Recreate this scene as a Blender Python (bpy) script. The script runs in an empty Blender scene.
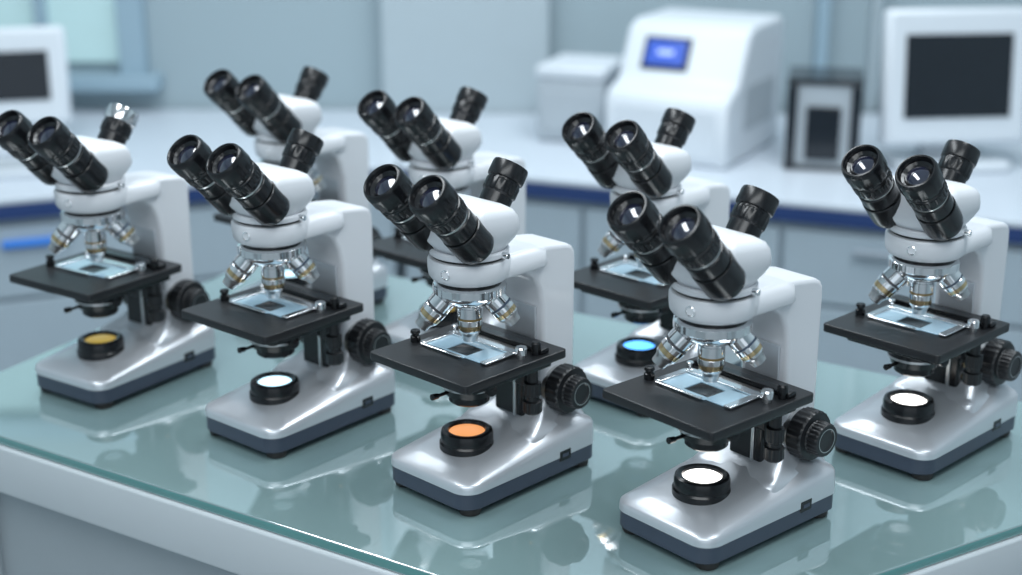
import bpy, bmesh, math
from mathutils import Vector, Matrix
S=bpy.context.scene
COL=S.collection
def link(o): COL.objects.link(o); return o
# ---------------- materials ----------------
def mat(name,col,rough=.4,metal=0.0,emit=None,es=0,ior=1.5,coat=0,noise=0,nscale=20,bump=0,trans=0,alpha=1):
    m=bpy.data.materials.new(name); m.use_nodes=True
    nt=m.node_tree; b=nt.nodes['Principled BSDF']
    c=(col[0],col[1],col[2],1)
    b.inputs['Base Color'].default_value=c
    b.inputs['Roughness'].default_value=rough
    b.inputs['Metallic'].default_value=metal
    b.inputs['IOR'].default_value=ior
    b.inputs['Coat Weight'].default_value=coat
    b.inputs['Coat Roughness'].default_value=.08
    b.inputs['Transmission Weight'].default_value=trans
    b.inputs['Alpha'].default_value=alpha
    if emit: 
        b.inputs['Emission Color'].default_value=(*emit,1); b.inputs['Emission Strength'].default_value=es
    if noise or bump:
        tc=nt.nodes.new('ShaderNodeTexCoord'); n=nt.nodes.new('ShaderNodeTexNoise')
        n.inputs['Scale'].default_value=nscale; n.inputs['Detail'].default_value=4
        nt.links.new(tc.outputs['Object'],n.inputs['Vector'])
        if noise:
            mx=nt.nodes.new('ShaderNodeMix'); mx.data_type='RGBA'
            mx.inputs[6].default_value=tuple(x*(1-noise) for x in c[:3])+(1,)
            mx.inputs[7].default_value=tuple(min(1,x*(1+noise)) for x in c[:3])+(1,)
            nt.links.new(n.outputs['Fac'],mx.inputs[0]); nt.links.new(mx.outputs[2],b.inputs['Base Color'])
        if bump:
            bp=nt.nodes.new('ShaderNodeBump'); bp.inputs['Strength'].default_value=bump; bp.inputs['Distance'].default_value=.001
            nt.links.new(n.outputs['Fac'],bp.inputs['Height']); nt.links.new(bp.outputs['Normal'],b.inputs['Normal'])
    return m
WHITE=mat('white_enamel',(.71,.73,.765),.36,coat=.2,noise=.02,nscale=8)
SILV=mat('silver_paint',(.60,.63,.67),.32,metal=.5,coat=.2,noise=.03,nscale=10)
NAVY=mat('slate_plastic',(.04,.055,.085),.4,noise=.1,nscale=60)
BLK=mat('black_plastic',(.006,.0065,.008),.24,noise=.2,nscale=50)
CAP=mat('tube_cap',(.008,.0085,.010),.26,noise=.2,nscale=50)
BLKM=mat('black_matte',(.010,.011,.013),.38,noise=.2,nscale=90,bump=.1)
CHR=mat('chrome',(.92,.92,.93),.13,metal=1,noise=.04,nscale=30)
STEEL=mat('brushed_steel',(.6,.6,.6),.3,metal=1,noise=.08,nscale=60)
GOLD=mat('brass_band',(.66,.50,.28),.25,metal=1,noise=.05)
RUB=mat('rubber',(.01,.01,.01),.6,noise=.1)
LENS=mat('lens_glass',(.01,.012,.03),.04,ior=1.9,coat=1,noise=.1)
SLIDE=mat('slide_glass_glow',(.40,.58,.70),.04,ior=1.9,coat=1,noise=.2,nscale=40,emit=(.45,.75,1),es=.10)  # faint bluish glow added to the slides, which are no light source
BANDS=[mat('band_graphite',(.10,.10,.11),.3,metal=.5,noise=.05),mat('band_bronze',(.35,.24,.10),.3,metal=.7,noise=.05),mat('band_slate',(.08,.11,.16),.3,metal=.4,noise=.05)]
def lamp(n,c,e,s): return mat('lamp_'+n,c,.3,emit=e,es=s,noise=.02)
L_W=lamp('white',(.8,.8,.8),(1,.98,.94),4)
L_B=lamp('pale_blue',(.6,.8,.9),(.55,.85,1),2)
L_BL=lamp('blue',(.05,.25,.7),(.1,.40,1),2.5)
L_O=lamp('amber',(.25,.12,.06),(1,.42,.15),.9)
L_O2=lamp('yellow',(.25,.21,.05),(.9,.6,.08),.4)
# ---------------- geometry helpers ----------------
def fin(name,bm,mats,parent=None,smooth=True,ang=32,M=None,flat=0):
    me=bpy.data.meshes.new(name)
    bmesh.ops.recalc_face_normals(bm,faces=bm.faces)
    if M is not None: bmesh.ops.transform(bm,matrix=M,verts=bm.verts)
    bm.to_mesh(me); bm.free()
    if not isinstance(mats,(list,tuple)): mats=[mats]
    for m in mats: me.materials.append(m)
    if smooth:
        mx=max(p.area for p in me.polygons)
        for p in me.polygons: p.use_smooth=True
        me.set_sharp_from_angle(angle=math.radians(ang))
        if flat:
            for p in me.polygons:
                if p.area>flat*mx or len(p.vertices)>4: p.use_smooth=False
    o=link(bpy.data.objects.new(name,me))
    if parent: o.parent=parent
    return o
def orient(loc,d):
    q=Vector(d).normalized().to_track_quat('Z','Y')
    return Matrix.Translation(loc)@q.to_matrix().to_4x4()
def lathe(name,prof,mats,parent=None,loc=(0,0,0),d=(0,0,1),seg=48,knurl=(),kd=.0008):
    bm=bmesh.new(); rings=[]
    for i,p in enumerate(prof):
        r,z=p[0],p[1]
        if r<=1e-6: rings.append([bm.verts.new((0,0,z))]); continue
        ring=[]
        for k in range(seg):
            a=2*math.pi*k/seg
            rr=r-(kd if (i in knurl and (k//2)%2) else 0)
            ring.append(bm.verts.new((rr*math.cos(a),rr*math.sin(a),z)))
        rings.append(ring)
    for i in range(len(rings)-1):
        A,B=rings[i],rings[i+1]; mi=prof[i][2] if len(prof[i])>2 else 0
        for k in range(seg):
            k2=(k+1)%seg
            if len(A)==1 and len(B)==1: continue
            if len(A)==1: f=bm.faces.new((A[0],B[k],B[k2]))
            elif len(B)==1: f=bm.faces.new((A[k],A[k2],B[0]))
            else: f=bm.faces.new((A[k],A[k2],B[k2],B[k]))
            f.material_index=mi
    return fin(name,bm,mats,parent,M=orient(loc,d))
def box(name,size,loc,mats,parent=None,bev=.002,rot=None,seg=2):
    bm=bmesh.new(); bmesh.ops.create_cube(bm,size=1)
    bmesh.ops.scale(bm,vec=size,verts=bm.verts)
    if bev>0: bmesh.ops.bevel(bm,geom=bm.edges[:],offset=min(bev,min(size)*.45),segments=seg,profile=.5,affect='EDGES')
    M=Matrix.Translation(loc)
    if rot is not None: M=M@Matrix.Rotation(rot[1],4,rot[0])
    return fin(name,bm,mats,parent,M=M,ang=50,flat=.15)
def prism(name,pts,axis,a0,a1,mats,parent=None,bev=.004,seg=3,side_mi=None,M=None):
    """extrude polygon; axis 'x': pts are (y,z); axis 'z': pts are (x,y)"""
    bm=bmesh.new()
    def P(p,a): return (a,p[0],p[1]) if axis=='x' else (p[0],p[1],a)
    v0=[bm.verts.new(P(p,a0)) for p in pts]; v1=[bm.verts.new(P(p,a1)) for p in pts]
    bm.faces.new(v0); bm.faces.new(v1); n=len(pts)
    for i in range(n):
        f=bm.faces.new((v0[i],v0[(i+1)%n],v1[(i+1)%n],v1[i]))
        if side_mi is not None: f.material_index=side_mi
    bmesh.ops.recalc_face_normals(bm,faces=bm.faces)
    if bev>0:
        es=[e for e in bm.edges if len(e.link_faces)==2 and e.calc_face_angle(0)>math.radians(38)]
        bmesh.ops.bevel(bm,geom=es,offset=bev,segments=seg,profile=.5,affect='EDGES')
    return fin(name,bm,mats,parent,M=M,ang=36,flat=.4)
def rrect(cx,cy,hx,hy,r,n=6,rf=None):
    rf=rf or r; out=[]
    for (sx,sy,a0,rr) in ((1,1,0,r),(-1,1,90,r),(-1,-1,180,rf),(1,-1,270,rf)):
        for k in range(n+1):
            a=math.radians(a0+90*k/n)
            out.append((cx+sx*(hx-rr)+rr*math.cos(a),cy+sy*(hy-rr)+rr*math.sin(a)))
    return out
def loft(name,secs,mats,parent=None,caps=True,ang=32,mis=None):
    bm=bmesh.new(); R=[[bm.verts.new(v) for v in s] for s in secs]; n=len(R[0])
    for i in range(len(R)-1):
        for k in range(n):
            f=bm.faces.new((R[i][k],R[i][(k+1)%n],R[i+1][(k+1)%n],R[i+1][k]))
            if mis: f.material_index=mis[i]
    if caps:
        bm.faces.new(R[0]); f=bm.faces.new(R[-1])
        if mis: f.material_index=mis[-1]
    return fin(name,bm,mats,parent,ang=ang)
def sm(a,b,x):
    t=max(0,min(1,(x-a)/(b-a))); return t*t*(3-2*t)
# ---------------- microscope template ----------------
AX=-.033
def build_scope(E):
    for i,(x,y) in enumerate(((-.050,-.084),(.050,-.084),(-.050,.086),(.050,.086))):
        lathe('foot_%d'%(i+1),[(0,0),(.011,0),(.012,.002),(.012,.012),(0,.012)],RUB,E,(x,y,0),seg=24)
    def sec(hx,hy,z,r,rf,cy=.0,slope=0):
        k=1.085
        return [(x,y,z+slope*sm(-.07,.06,y)) for x,y in rrect(0,cy*k,hx*k,hy*k,r,8,rf)]
    loft('base_band',[sec(.0575,.092,.007,.012,.020),sec(.0595,.094,.009,.013,.021),sec(.0595,.094,.0262,.013,.021)],NAVY,E)
    loft('base_shell',[sec(.0602,.0947,.0263,.013,.021),sec(.0602,.0947,.0310,.013,.021,0,.010),
        sec(.0597,.0942,.0345,.013,.021,0,.016),sec(.0580,.0925,.0365,.013,.021,0,.018),
        sec(.0530,.0875,.0385,.014,.020,0,.020),sec(.0430,.0780,.0430,.015,.018,0,.023),sec(.0380,.0730,.0445,.015,.018,0,.023),sec(.025,.060,.0455,.015,.018,0,.023),sec(.008,.03,.0460,.004,.006,0,.023)],SILV,E,ang=50)
    loft('rear_deck',[[(x,y,.036) for x,y in rrect(0,.048,.057,.052,.014,8)],
        [(x,y,.052) for x,y in rrect(0,.050,.056,.051,.013,8)],
        [(x,y,.059) for x,y in rrect(0,.053,.052,.047,.013,8)],
        [(x,y,.066) for x,y in rrect(0,.062,.043,.037,.012,8)],
        [(x,y,.080) for x,y in rrect(0,.074,.035,.027,.010,8)],
        [(x,y,.105) for x,y in rrect(0,.0745,.0297,.0248,.008,8)]],SILV,E,ang=50)
    box('power_socket',(.003,.018,.012),(.0642,.048,.0275),BLK,E,.0008)
    box('socket_slot',(.001,.010,.004),(.0658,.048,.0275),NAVY,E,.0003)
    lathe('illuminator',[(.030,.040),(.030,.052),(.0285,.054),(.0285,.062),(.0275,.0655),(.0245,.067),(.0205,.066),(.0195,.0635)],BLK,E,(0,AX-.006,0))
    lathe('lamp_lens',[(.0196,.0632),(.016,.0645),(.010,.0655),(0,.066)],L_W,E,(0,AX-.006,0))
    # arm
    pr=[(.1005,.075),(.1015,.232),(.1005,.243),(.097,.2490),(.090,.2530),(.080,.2550),(.060,.2575),(.02,.2605),(-.030,.2605),(-.030,.2375),(.006,.2375),(.022,.234),(.035,.225),(.043,.211),(.0475,.192),(.049,.075)]
    prism('arm',pr,'x',-.030,.030,WHITE,E,bev=.005,seg=4)
    lathe('arm_nose',[(.0,.236),(.036,.236),(.040,.238),(.0430,.242),(.0440,.250),(.0440,.258),(.0425,.2605),(.036,.2612),(0,.2612)],WHITE,E,(0,AX,0),seg=64)
    loft('arm_shoulder',[[(x,y,.2385) for x,y in rrect(0,.002,.037,.048,.01,6)],[(x,y,.241) for x,y in rrect(0,.002,.039,.050,.012,6)],
        [(x,y,.255) for x,y in rrect(0,.002,.037,.051,.014,6)],[(x,y,.2598) for x,y in rrect(0,.000,.031,.044,.014,6)]],WHITE,E,ang=60)
    prism('arm_front_cover',[(.0485,.085),(.0470,.190),(.044,.190),(.0455,.085)],'x',-.022,.022,SILV,E,bev=.001)
    a=math.radians(-78); dx,dy=math.cos(a),math.sin(a)
    lathe('badge',[(0,0),(.0052,0),(.0052,.0015),(.0040,.0022,1),(.0030,.0018,1),(0,.002)],[CHR,WHITE],E,(dx*.0436,AX+dy*.0436,.2505),(dx,dy,0),seg=24)
    lathe('head_ring',[(.038,.2600),(.038,.2635),(.0405,.2637,1),(.042,.2650,1),(.042,.2690,1),(.0405,.2710,1),(0,.2712,1)],[BLK,WHITE],E,(0,AX,0),seg=64)
    lathe('lock_screw',[(0,0),(.0035,0),(.0035,.006),(.003,.007),(0,.007)],CHR,E,(.041,AX+.008,.267),(1,.2,0),seg=20)
    def se(hx,hy,cy,z,r,tilt=0): return [(x,AX+y,z+tilt*(y-cy)) for x,y in rrect(0,cy,hx,hy,min(r,hx*.98,hy*.98),10)]
    loft('prism_housing',[se(.0385,.037,.000,.2708,.037),se(.0400,.040,.000,.275,.036),se(.0440,.042,-.002,.282,.028,.0),
        se(.0475,.040,-.003,.291,.018,-.02),se(.0485,.036,-.003,.300,.014,-.06),se(.0480,.033,-.003,.309,.012,-.08),
        se(.0450,.029,-.003,.3160,.012,-.10),se(.036,.022,-.003,.3200,.011,-.11),se(.018,.010,-.003,.3212,.008,-.11)],WHITE,E,ang=80)
    # eyepieces
    el=math.radians(46); d=Vector((0,-math.cos(el),math.sin(el)))
    q=-.012
    for i,sx in enumerate((-1,1)):
        s=Vector((sx*.0330,AX-.0190,.2767))
        lathe('tube_collar_%d'%(i+1),[(0,.0),(.014,.0),(.0190,.002),(.0210,.006),(.0216,.012),(.0216,.036),(.0207,.037)],BLK,E,s,d)
        P=[(.0200,.040),(.0200,.050),(.0206,.0512),(.0208,.0525),(.0208,.066),(.0200,.067),(.0192,.0675),(.0192,.0705),
            (.0208,.071),(.0214,.0725),(.0214,.086),(.0205,.087),(.0205,.089),(.0224,.0905),(.0230,.094),(.0230,.108),(.0224,.112),(.0208,.1145),(.0192,.1148),(.0180,.1130),
            (.0172,.108),(.0142,.106),(.0132,.1075),(.0118,.1065)]
        P=[(r,z+q) for r,z in P]
        lathe('eyepiece_%d'%(i+1),P,[BLK],E,s,d,seg=64,knurl=(13,14,21),kd=.0006)
        lathe('eye_lens_%d'%(i+1),[(.0120,.1060+q),(.008,.1075+q),(.004,.1084+q),(0,.1087+q)],LENS,E,s,d)
        lathe('eye_ring_%d'%(i+1),[(.0193,.0678+q),(.0195,.0678+q),(.0195,.0702+q),(.0193,.0702+q)],STEEL,E,s,d)
        lathe('dioptre_ring_%d'%(i+1),[(.0206,.0755+q),(.0220,.0755+q),(.0220,.0835+q),(.0206,.0835+q)],BLKM,E,s,d,seg=96,knurl=(1,2))
    # photo tube
    e2=math.radians(54); d2=Vector((0,math.cos(e2),math.sin(e2))); s2=Vector((0,AX+.012,.275))
    lathe('photo_tube',[(0,0),(.0215,0),(.0215,.022,0),(.0205,.0245,0),(.0170,.0255),(.0170,.052),(.0180,.0535),(.0188,.055),(.0188,.066),(.0178,.067),(.0178,.069,1),(.0196,.070,1),(.0200,.072,1),(.0200,.084,1),(.0192,.087,1),(.0165,.0875,0),(.0150,.086),(.0145,.083),(0,.0825)],[BLK,CAP],E,s2,d2,seg=64,knurl=(7,8),kd=.0006)
    lathe('photo_tube_collar',[(0,.0),(.0265,.0),(.0265,.018),(.0245,.0215),(.021,.022)],WHITE,E,s2,d2,seg=48)
    # turret
    lathe('turret',[(0,.2362),(.034,.2362),(.034,.2325,1),(.0365,.2320,1),(.0390,.2300,1),(.0390,.2225,1),(.0370,.2210,0),(.0340,.2205,1),(.032,.2170,1),(.026,.2115,1),(.018,.2080,1),(0,.2075,1)],[BLK,CHR],E,(0,AX,0),seg=96,knurl=(4,5),kd=.0006)
    def objective(n,loc,dr,L,bi):
        k=L/.042
        lathe('objective_%d'%n,[(0,0),(.0115,0,0),(.0115,.006*k,0),(.0134,.0065*k,0),(.0134,.016*k,1),(.0130,.0165*k,1),(.0130,.0185*k,0),(.0134,.019*k,0),(.0132,.024*k,2),
            (.0124,.0245*k,2),(.0122,.029*k,0),(.0118,.031*k,3),(.0095,.034*k,3),(.0085,.036*k,3),(.0078,.041*k,0),(.004,.042*k,0),(0,.042*k,0)],[CHR,BANDS[bi],GOLD,STEEL],E,loc,dr,seg=32)
    objective(1,Vector((0,AX,.2105)),(0,0,-1),.045,1)
    for n,(ang,L,bi) in enumerate(((222,.050,0),(42,.042,2),(135,.040,1))):
        a=math.radians(ang); c,s=math.cos(a),math.sin(a)
        objective(n+2,Vector((c*.021,AX+s*.021,.219)),(c*.66,s*.66,-.80),L,bi)
    # stage
    prism('stage_plate',rrect(-.001,AX-.002,.0735,.0765,.005,5),'z',.1455,.155,BLKM,E,bev=.0012,seg=2)
    prism('stage_lower_plate',rrect(0,AX+.006,.058,.062,.006,5),'z',.134,.1456,BLK,E,bev=.0012,seg=2)
    lathe('stage_aperture',[(.019,.1551),(.019,.1556),(.014,.1556),(.013,.1551),(0,.1551)],BLK,E,(-.004,AX-.006,0))
    z=.1572
    box('holder_rear',(.098,.010,.0035),(-.002,AX+.022,z),CHR,E,.0008)
    box('holder_left',(.009,.046,.0025),(-.049,AX-.001,z),CHR,E,.0008)
    box('holder_right',(.009,.046,.0025),(.043,AX-.001,z),CHR,E,.0008)
    box('holder_front',(.060,.004,.002),(-.018,AX-.026,z),CHR,E,.0006)
    for nm,x in (('slide_end_a',-.032),('slide_end_b',.026)):
        box(nm,(.026,.038,.0014),(x,AX-.003,.1560),SLIDE,E,.0003)
    box('slide_edge_rear',(.034,.008,.0014),(-.003,AX+.013,.1560),SLIDE,E,.0003)
    box('slide_edge_front',(.034,.006,.0014),(-.003,AX-.021,.1560),SLIDE,E,.0003)
    box('stage_rail',(.125,.012,.006),(.004,AX+.046,.158),BLK,E,.001)
    box('vernier_scale',(.07,.006,.001),(.0,AX+.036,.1555),STEEL,E,.0003)
    lathe('holder_screw',[(0,0),(.0042,0),(.0042,.004,1),(.0065,.0045,1),(.0065,.011,1),(.0055,.0125,1),(0,.0125)],[STEEL,CHR],E,(.056,AX+.020,.155),seg=24)
    lathe('holder_screw_b',[(0,0),(.004,0),(.004,.006),(.0055,.0065),(.0055,.013),(.004,.015),(0,.015)],[BLK],E,(.060,AX+.038,.155),seg=24)
    lathe('stage_stop',[(0,0),(.0055,0),(.0055,.006),(.004,.007),(.004,.009),(.0055,.010),(.005,.013),(0,.014)],[BLK],E,(-.062,AX-.022,.155),seg=24)
    lathe('stage_stop_b',[(0,0),(.004,0),(.004,.007),(.003,.008),(0,.008)],[CHR],E,(-.054,AX+.030,.155),seg=24)
    # condenser
    lathe('condenser',[(0,.134),(.027,.134),(.027,.126),(.030,.125,0),(.030,.119,1),(.0302,.1185,1),(.0302,.1165,0),(.028,.116),(.026,.108),(.022,.106,0),(.022,.100,0),(.020,.098),(.012,.098,1),(0,.0985)],[BLK,STEEL],E,(0,AX-.002,0),seg=64)
    box('iris_lever',(.004,.018,.003),(-.006,AX-.036,.113),BLK,E,.001)
    lathe('iris_knob',[(0,0),(.003,0),(.0035,.008),(0,.009)],BLK,E,(-.006,AX-.043,.113),(0,-1,.1),seg=16)
    lathe('condenser_screw',[(0,0),(.003,0),(.003,.012),(.006,.0125),(.006,.019),(0,.02)],BLK,E,(.024,AX-.004,.122),(1,-.3,0),seg=20)
    box('condenser_bracket',(.032,.042,.012),(0,AX+.038,.121),BLK,E,.002)
    box('focus_rack',(.044,.024,.090),(0,.038,.101),BLK,E,.003)
    box('rack_cover',(.050,.012,.030),(0,.030,.118),BLKM,E,.002)
    box('rack_rail',(.004,.003,.07),(.010,.0255,.098),STEEL,E,.0005)
    for i,zz in enumerate((.078,.092)):
        lathe('rack_screw_%d'%(i+1),[(0,0),(.003,0,0),(.003,.001,0),(0,.001)],GOLD,E,(.0222,.038,zz),(1,0,0),seg=16)
    lathe('stage_drive',[(0,.150),(.006,.150),(.006,.118),(.0095,.117),(.0095,.103),(.0075,.102),(.0075,.097),(.0105,.096),(.0105,.084),(.0085,.082),(0,.082)],BLKM,E,(.046,AX+.048,0),seg=48,knurl=(3,4,7,8),kd=.0007)
    KZ=.094
    for i,sx in enumerate((1,-1)):
        lathe('focus_knob_%d'%(i+1),[(0,0),(.018,0),(.018,.008),(.0250,.009),(.0268,.011),(.0268,.026),(.0250,.028),(.0200,.0285),(.0185,.0285),(.0180,.030),(.0180,.040),(.0167,.042),(.0115,.0422),(.0105,.0412),(0,.0410)],BLKM,E,(sx*.0270,.070,KZ),(sx,0,0),seg=96,knurl=(4,5,9,10),kd=.0009)
        lathe('knob_mark_%d'%(i+1),[(.0120,.0424),(.0128,.0424)],STEEL,E,(sx*.0270,.070,KZ),(sx,0,0))
    lathe('tension_collar',[(0,0),(.023,0),(.023,.006),(0,.006)],STEEL,E,(.0290,.070,KZ),(1,0,0))

TZ=.80
places=[(-.497,1.815,34,L_O2),(-.252,1.668,40,L_B),(-.0205,1.522,44,L_O),(.222,1.404,49,L_W),
        (.480,1.608,46,L_W),(.187,1.787,44,L_BL),(-.068,1.93,42,L_O2),(-.294,2.087,40,L_B)]
tmpl=bpy.data.objects.new('microscope',None); link(tmpl)
build_scope(tmpl)
kids=list(tmpl.children)
def place(E,p):
    E.location=(p[0],p[1],TZ+.0003); E.rotation_euler=(0,0,-math.radians(p[2]))
    for c in E.children:
        if c.name.startswith('lamp_lens'):
            c.material_slots[0].link='OBJECT'; c.material_slots[0].material=p[3]
        if c.name.split('.')[0]=='photo_tube' and p is places[0]:
            c.material_slots[1].link='OBJECT'; c.material_slots[1].material=CHR
for p in places[1:]:
    E=link(bpy.data.objects.new('microscope',None))
    for k in kids:
        c=link(bpy.data.objects.new(k.name.split('.')[0],k.data)); c.parent=E
    place(E,p)
place(tmpl,places[0])

# ---------------- glass table ----------------
def glassmat():
    m=bpy.data.materials.new('tinted_glass_top'); m.use_nodes=True; nt=m.node_tree
    b=nt.nodes['Principled BSDF']
    tc=nt.nodes.new('ShaderNodeTexCoord'); n=nt.nodes.new('ShaderNodeTexNoise'); n.inputs['Scale'].default_value=2.5
    nt.links.new(tc.outputs['Object'],n.inputs['Vector'])
    r=nt.nodes.new('ShaderNodeValToRGB'); r.color_ramp.elements[0].color=(.20,.305,.315,1); r.color_ramp.elements[1].color=(.25,.365,.37,1)
    nt.links.new(n.outputs['Fac'],r.inputs['Fac']); nt.links.new(r.outputs['Color'],b.inputs['Base Color'])
    b.inputs['Roughness'].default_value=.012; b.inputs['IOR'].default_value=3.8
    return m
GT=glassmat()
GE=mat('glass_edge',(.10,.30,.29),.08,ior=1.6,coat=1,noise=.15,nscale=6)
FR=mat('table_frame_white',(.58,.63,.66),.35,noise=.02)
PN=mat('table_panel_grey',(.40,.45,.48),.5,noise=.03)
quad=[(-.733,1.709),(.133,1.163),(.856,1.594),(-.393,2.382)]
def inset(q,d):
    out=[]; n=len(q)
    for i in range(n):
        p0,p1,p2=Vector(q[i-1]),Vector(q[i]),Vector(q[(i+1)%n])
        e1=(p1-p0).normalized(); e2=(p2-p1).normalized()
        n1=Vector((-e1.y,e1.x)); n2=Vector((-e2.y,e2.x))
        b=(n1+n2); b=b/(b.dot(n1)) ; out.append(tuple(p1+b*d))
    return out
tb=link(bpy.data.objects.new('glass_top_table',None))
prism('glass_top',quad,'z',TZ-.012,TZ,[GT,GE],tb,bev=.0015,seg=2,side_mi=1)
prism('apron',inset(quad,-.004),'z',TZ-.075,TZ-.0125,FR,tb,bev=.004)
prism('body_panel',inset(quad,.05),'z',.12,TZ-.076,PN,tb,bev=.004)
for i,(x,y) in enumerate(inset(quad,.045)):
    box('leg_%d'%(i+1),(.05,.05,TZ-.076),(x,y,(TZ-.076)/2),FR,tb,.003)
# ---------------- room ----------------
WALL=mat('wall_paint',(.33,.415,.455),.8,noise=.03,nscale=3,bump=.05)
WALL2=mat('wall_paint_side',(.38,.45,.48),.8,noise=.03,nscale=3)
FLOOR=mat('vinyl_floor',(.32,.36,.38),.35,noise=.08,nscale=12)
CEIL=mat('ceiling_paint',(.75,.77,.78),.9,noise=.02)
TRIM=mat('trim_blue_grey',(.30,.42,.50),.5,noise=.03)
box('wall_back',(4.6,.1,2.9),(0,4.05,1.45),WALL,None,0)
box('wall_left',(.1,7,2.9),(-2.35,.5,1.45),WALL2,None,0)
box('wall_right',(.1,7,2.9),(2.35,.5,1.45),WALL2,None,0)
box('floor',(4.8,7.2,.1),(0,.5,-.05),FLOOR,None,0)
box('ceiling',(4.8,7.2,.1),(0,.5,2.95),CEIL,None,0)
WG=mat('window_glass',(.35,.5,.52),.1,emit=(.55,.78,.80),es=.3,noise=.05)
w=link(bpy.data.objects.new('window_1',None))
box('pane',(.62,.02,.9),(-1.33,3.99,1.30),WG,w,0)
for nm,x,wd in (('jamb_a',-1.00,.07),('jamb_b',-1.66,.07),('mullion',-1.235,.03)):
    box(nm,(wd,.05,1.0),(x,3.975,1.30),TRIM,w,.004)
box('sill',(.80,.08,.04),(-1.33,3.96,.80),TRIM,w,.004)
box('head',(.73,.05,.06),(-1.33,3.975,1.80),TRIM,w,.004)
PIL=mat('pilaster_paint',(.41,.485,.525),.7,noise=.02)
box('trim_1',(.44,.06,2.88),(-.12,3.97,1.45),PIL,None,.004)
box('trim_2',(.03,.05,2.88),(.82,3.975,1.45),TRIM,None,.004)
box('trim_3',(.02,.05,2.88),(.96,3.975,1.45),PIL,None,.004)
# ---------------- benches ----------------
BT=mat('bench_top_white',(.58,.64,.71),.3,noise=.02)
BN=mat('bench_edge_navy',(.02,.05,.17),.4,noise=.05)
CB=mat('cabinet_blue_grey',(.38,.46,.52),.5,noise=.03)
HB=mat('handle_blue',(.03,.22,.75),.35,noise=.03)
HG=mat('handle_grey',(.30,.35,.40),.4,noise=.03)
BZ=.72
def bench(name,fl,fr,backY,HM,ks):
    b=link(bpy.data.objects.new(name,None))
    fl=Vector(fl); fr=Vector(fr); e=(fr-fl).normalized(); nrm=Vector((-e.y,e.x))
    q=[tuple(fl),tuple(fr),(fr.x,backY),(fl.x,backY)]
    prism('worktop',q,'z',BZ-.012,BZ,BT,b,bev=.002)
    q2=[tuple(fl+nrm*.004),tuple(fr+nrm*.004),(fr.x,backY),(fl.x,backY)]
    prism('edge_band',q2,'z',BZ-.046,BZ-.0125,BN,b,bev=.001)
    q3=[tuple(fl+nrm*.03),tuple(fr+nrm*.03),(fr.x,backY),(fl.x,backY)]
    prism('carcass',q3,'z',.08,BZ-.0465,CB,b,bev=0)
    q4=[tuple(fl+nrm*.07),tuple(fr+nrm*.07),(fr.x,backY),(fl.x,backY)]
    prism('plinth',q4,'z',.0,.0795,BN,b,bev=0)
    L=(fr-fl).length; ang=math.atan2(e.y,e.x); n=max(1,round(L/.48)); W=L/n
    for i in range(n):
        c=fl+e*(W*(i+.5))+nrm*.022
        for j,(z0,z1) in enumerate(((.50,.655),(.09,.49))):
            box('drawer_%d_%d'%(i,j) if j==0 else 'cupboard_door_%d'%i,(W-.012,.016,z1-z0),(c.x,c.y,(z0+z1)/2),CB,b,.002,rot=('Z',ang))
            if j in ks:
                h=c-nrm*.016
                box('handle_%d_%d'%(i,j),(.14,.014,.016),(h.x,h.y,z1-.035),HM,b,.004,rot=('Z',ang))
    return b
bench('lab_bench',(-1.75,2.76),(-.262,3.343),3.99,HB,(0,))
bench('lab_bench',(-.258,3.343),(1.80,2.55),3.93,HG,(0,))
# ---------------- background equipment ----------------
EW=mat('equipment_white',(.66,.71,.76),.4,noise=.02)
EG=mat('equipment_grey',(.42,.47,.51),.45,noise=.03)
SCB=mat('screen_blue',(.02,.05,.2),.2,emit=(.03,.09,.55),es=.9,noise=.1)
SCD=mat('screen_dark',(.012,.016,.022),.15,noise=.1)
def grp(name,x,y,z,rz):
    e=link(bpy.data.objects.new(name,None)); e.location=(x,y,z); e.rotation_euler=(0,0,math.radians(rz)); return e
g=grp('benchtop_analyzer',.437,3.52,BZ+.0005,-28)
prism('body',[(-.19,0),(-.19,.14),(-.175,.16),(-.12,.18),(-.06,.29),(-.02,.305),(.17,.305),(.185,.29),(.185,0)],'x',-.15,.15,EW,g,bev=.012)
sa=math.atan2(.11,.06)
c=Vector((-.04,-.0915,.2355)) 
o=box('touch_screen',(.115,.080,.006),(0,0,0),SCD,g,.002); o.location=c; o.rotation_euler=(sa,0,0)
o=box('screen_glow',(.095,.060,.003),(0,0,0),SCB,g,.001); o.location=c+Vector((0,-.0040,.0021)); o.rotation_euler=(sa,0,0)
o=box('screen_text',(.04,.012,.001),(0,0,0),mat('screen_text',(.4,.5,.9),.3,emit=(.3,.42,1),es=.5,noise=.05),g,.0); o.location=c+Vector((0,-.0058,.0034)); o.rotation_euler=(sa,0,0)
box('lower_door',(.25,.004,.11),(0,-.191,.075),EW,g,.002)
box('side_vent',(.004,.2,.10),(.151,.02,.12),EG,g,.001)
g=grp('sample_incubator',.175,3.66,BZ+.0005,-20)
box('body',(.17,.20,.155),(0,0,.0785),EG,g,.01)
box('lid',(.175,.205,.03),(0,0,.17),EW,g,.008)
box('door_panel',(.13,.004,.10),(0,-.1015,.078),EG,g,.002)
g=grp('power_supply_unit',.71,3.36,BZ+.0005,-12)
box('body',(.15,.15,.19),(0,0,.10),EG,g,.006)
box('top_plate',(.165,.165,.012),(0,0,.201),SCD,g,.002)
box('front_frame_left',(.022,.012,.19),(-.07,-.081,.098),SCD,g,.002)
box('front_frame_right',(.022,.012,.19),(.07,-.081,.098),SCD,g,.002)
box('front_window',(.075,.008,.12),(0,-.079,.085),SCD,g,.002)
box('base_plate',(.165,.165,.01),(0,0,.006),SCD,g,.002)
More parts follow.
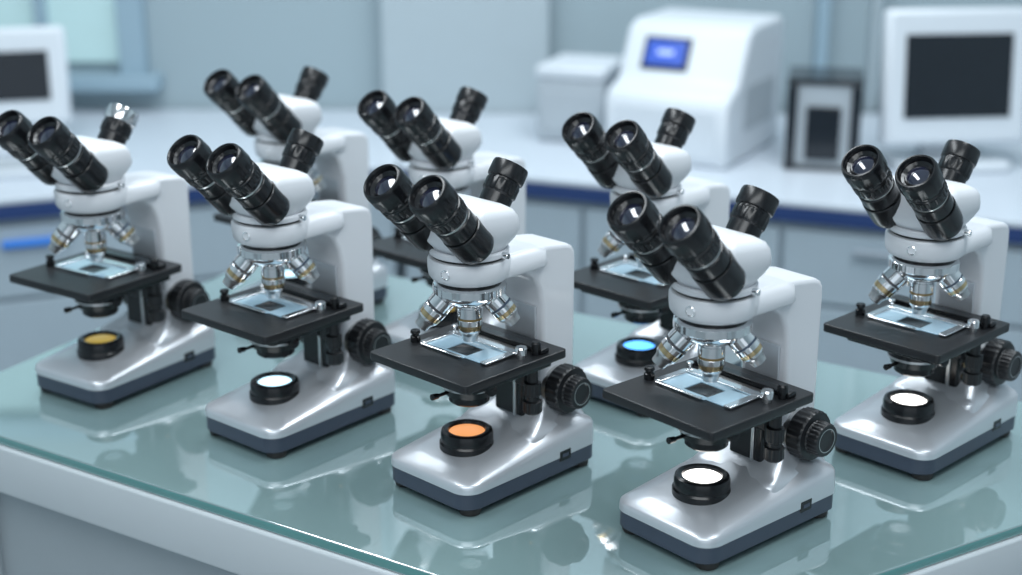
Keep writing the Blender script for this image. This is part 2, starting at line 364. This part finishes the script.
def monitor(x,y,rz,w=.33,h=.30):
    g=grp('desktop_monitor',x,y,BZ+.0005,rz)
    prism('foot',rrect(0,.02,.13,.10,.03,6),'z',0,.018,EW,g,bev=.006)
    box('neck',(.10,.05,.07),(0,.05,.05),EW,g,.008)
    o=box('bezel',(w,.045,h),(0,0,0),EW,g,.012); o.location=(0,0,.055+h/2); o.rotation_euler=(math.radians(-6),0,0)
    o=box('rear_shell',(w*.75,.09,h*.75),(0,0,0),EW,g,.03); o.location=(0,.06,.055+h/2); o.rotation_euler=(math.radians(-6),0,0)
    o=box('screen',(w-.085,.004,h-.115),(0,0,0),SCD,g,.001); o.location=(0,-.0235,.060+h/2); o.rotation_euler=(math.radians(-6),0,0)
    return g
monitor(.99,3.33,6)
monitor(-1.19,3.52,14,.28,.23)
g=grp('computer_keyboard',-1.06,3.28,BZ+.0005,14)
box('tray',(.30,.12,.018),(0,0,.009),EW,g,.004)
for r in range(4):
    box('key_row_%d'%r,(.27,.018,.006),(0,-.036+r*.024,.021),EG,g,.002)
# ---------------- lights ----------------
def area(n,loc,rot,sx,sy,p,c):
    l=bpy.data.lights.new(n,'AREA'); l.shape='RECTANGLE'; l.size=sx; l.size_y=sy; l.energy=p; l.color=c
    o=link(bpy.data.objects.new(n,l)); o.location=loc; o.rotation_euler=[math.radians(a) for a in rot]; return o
area('ceiling_light_a',(-.9,1.7,2.85),(0,0,0),.5,1.6,28,(.90,.96,1))
area('ceiling_light_b',(.9,1.7,2.85),(0,0,0),.5,1.6,32,(.90,.96,1))
area('ceiling_light_c',(0,3.1,2.85),(0,0,0),2.4,.4,33,(.90,.96,1))
area('ceiling_light_d',(-.3,-.3,2.6),(35,0,0),2.2,.8,26,(.93,.975,1))
W=bpy.data.worlds.new('World'); S.world=W; W.use_nodes=True
bg=W.node_tree.nodes['Background']; bg.inputs[0].default_value=(.75,.87,.97,1); bg.inputs[1].default_value=.88
# ---------------- camera ----------------
cd=bpy.data.cameras.new('Camera'); cam=link(bpy.data.objects.new('Camera',cd))
cam.location=(0,0,TZ+.712); cam.rotation_euler=(math.radians(72),0,0)
cd.sensor_width=36; cd.lens=1500/1022*36
cd.dof.use_dof=True; cd.dof.focus_distance=1.54; cd.dof.aperture_fstop=2.5
cd.clip_start=.01
S.camera=cam
S.view_settings.view_transform='Standard'
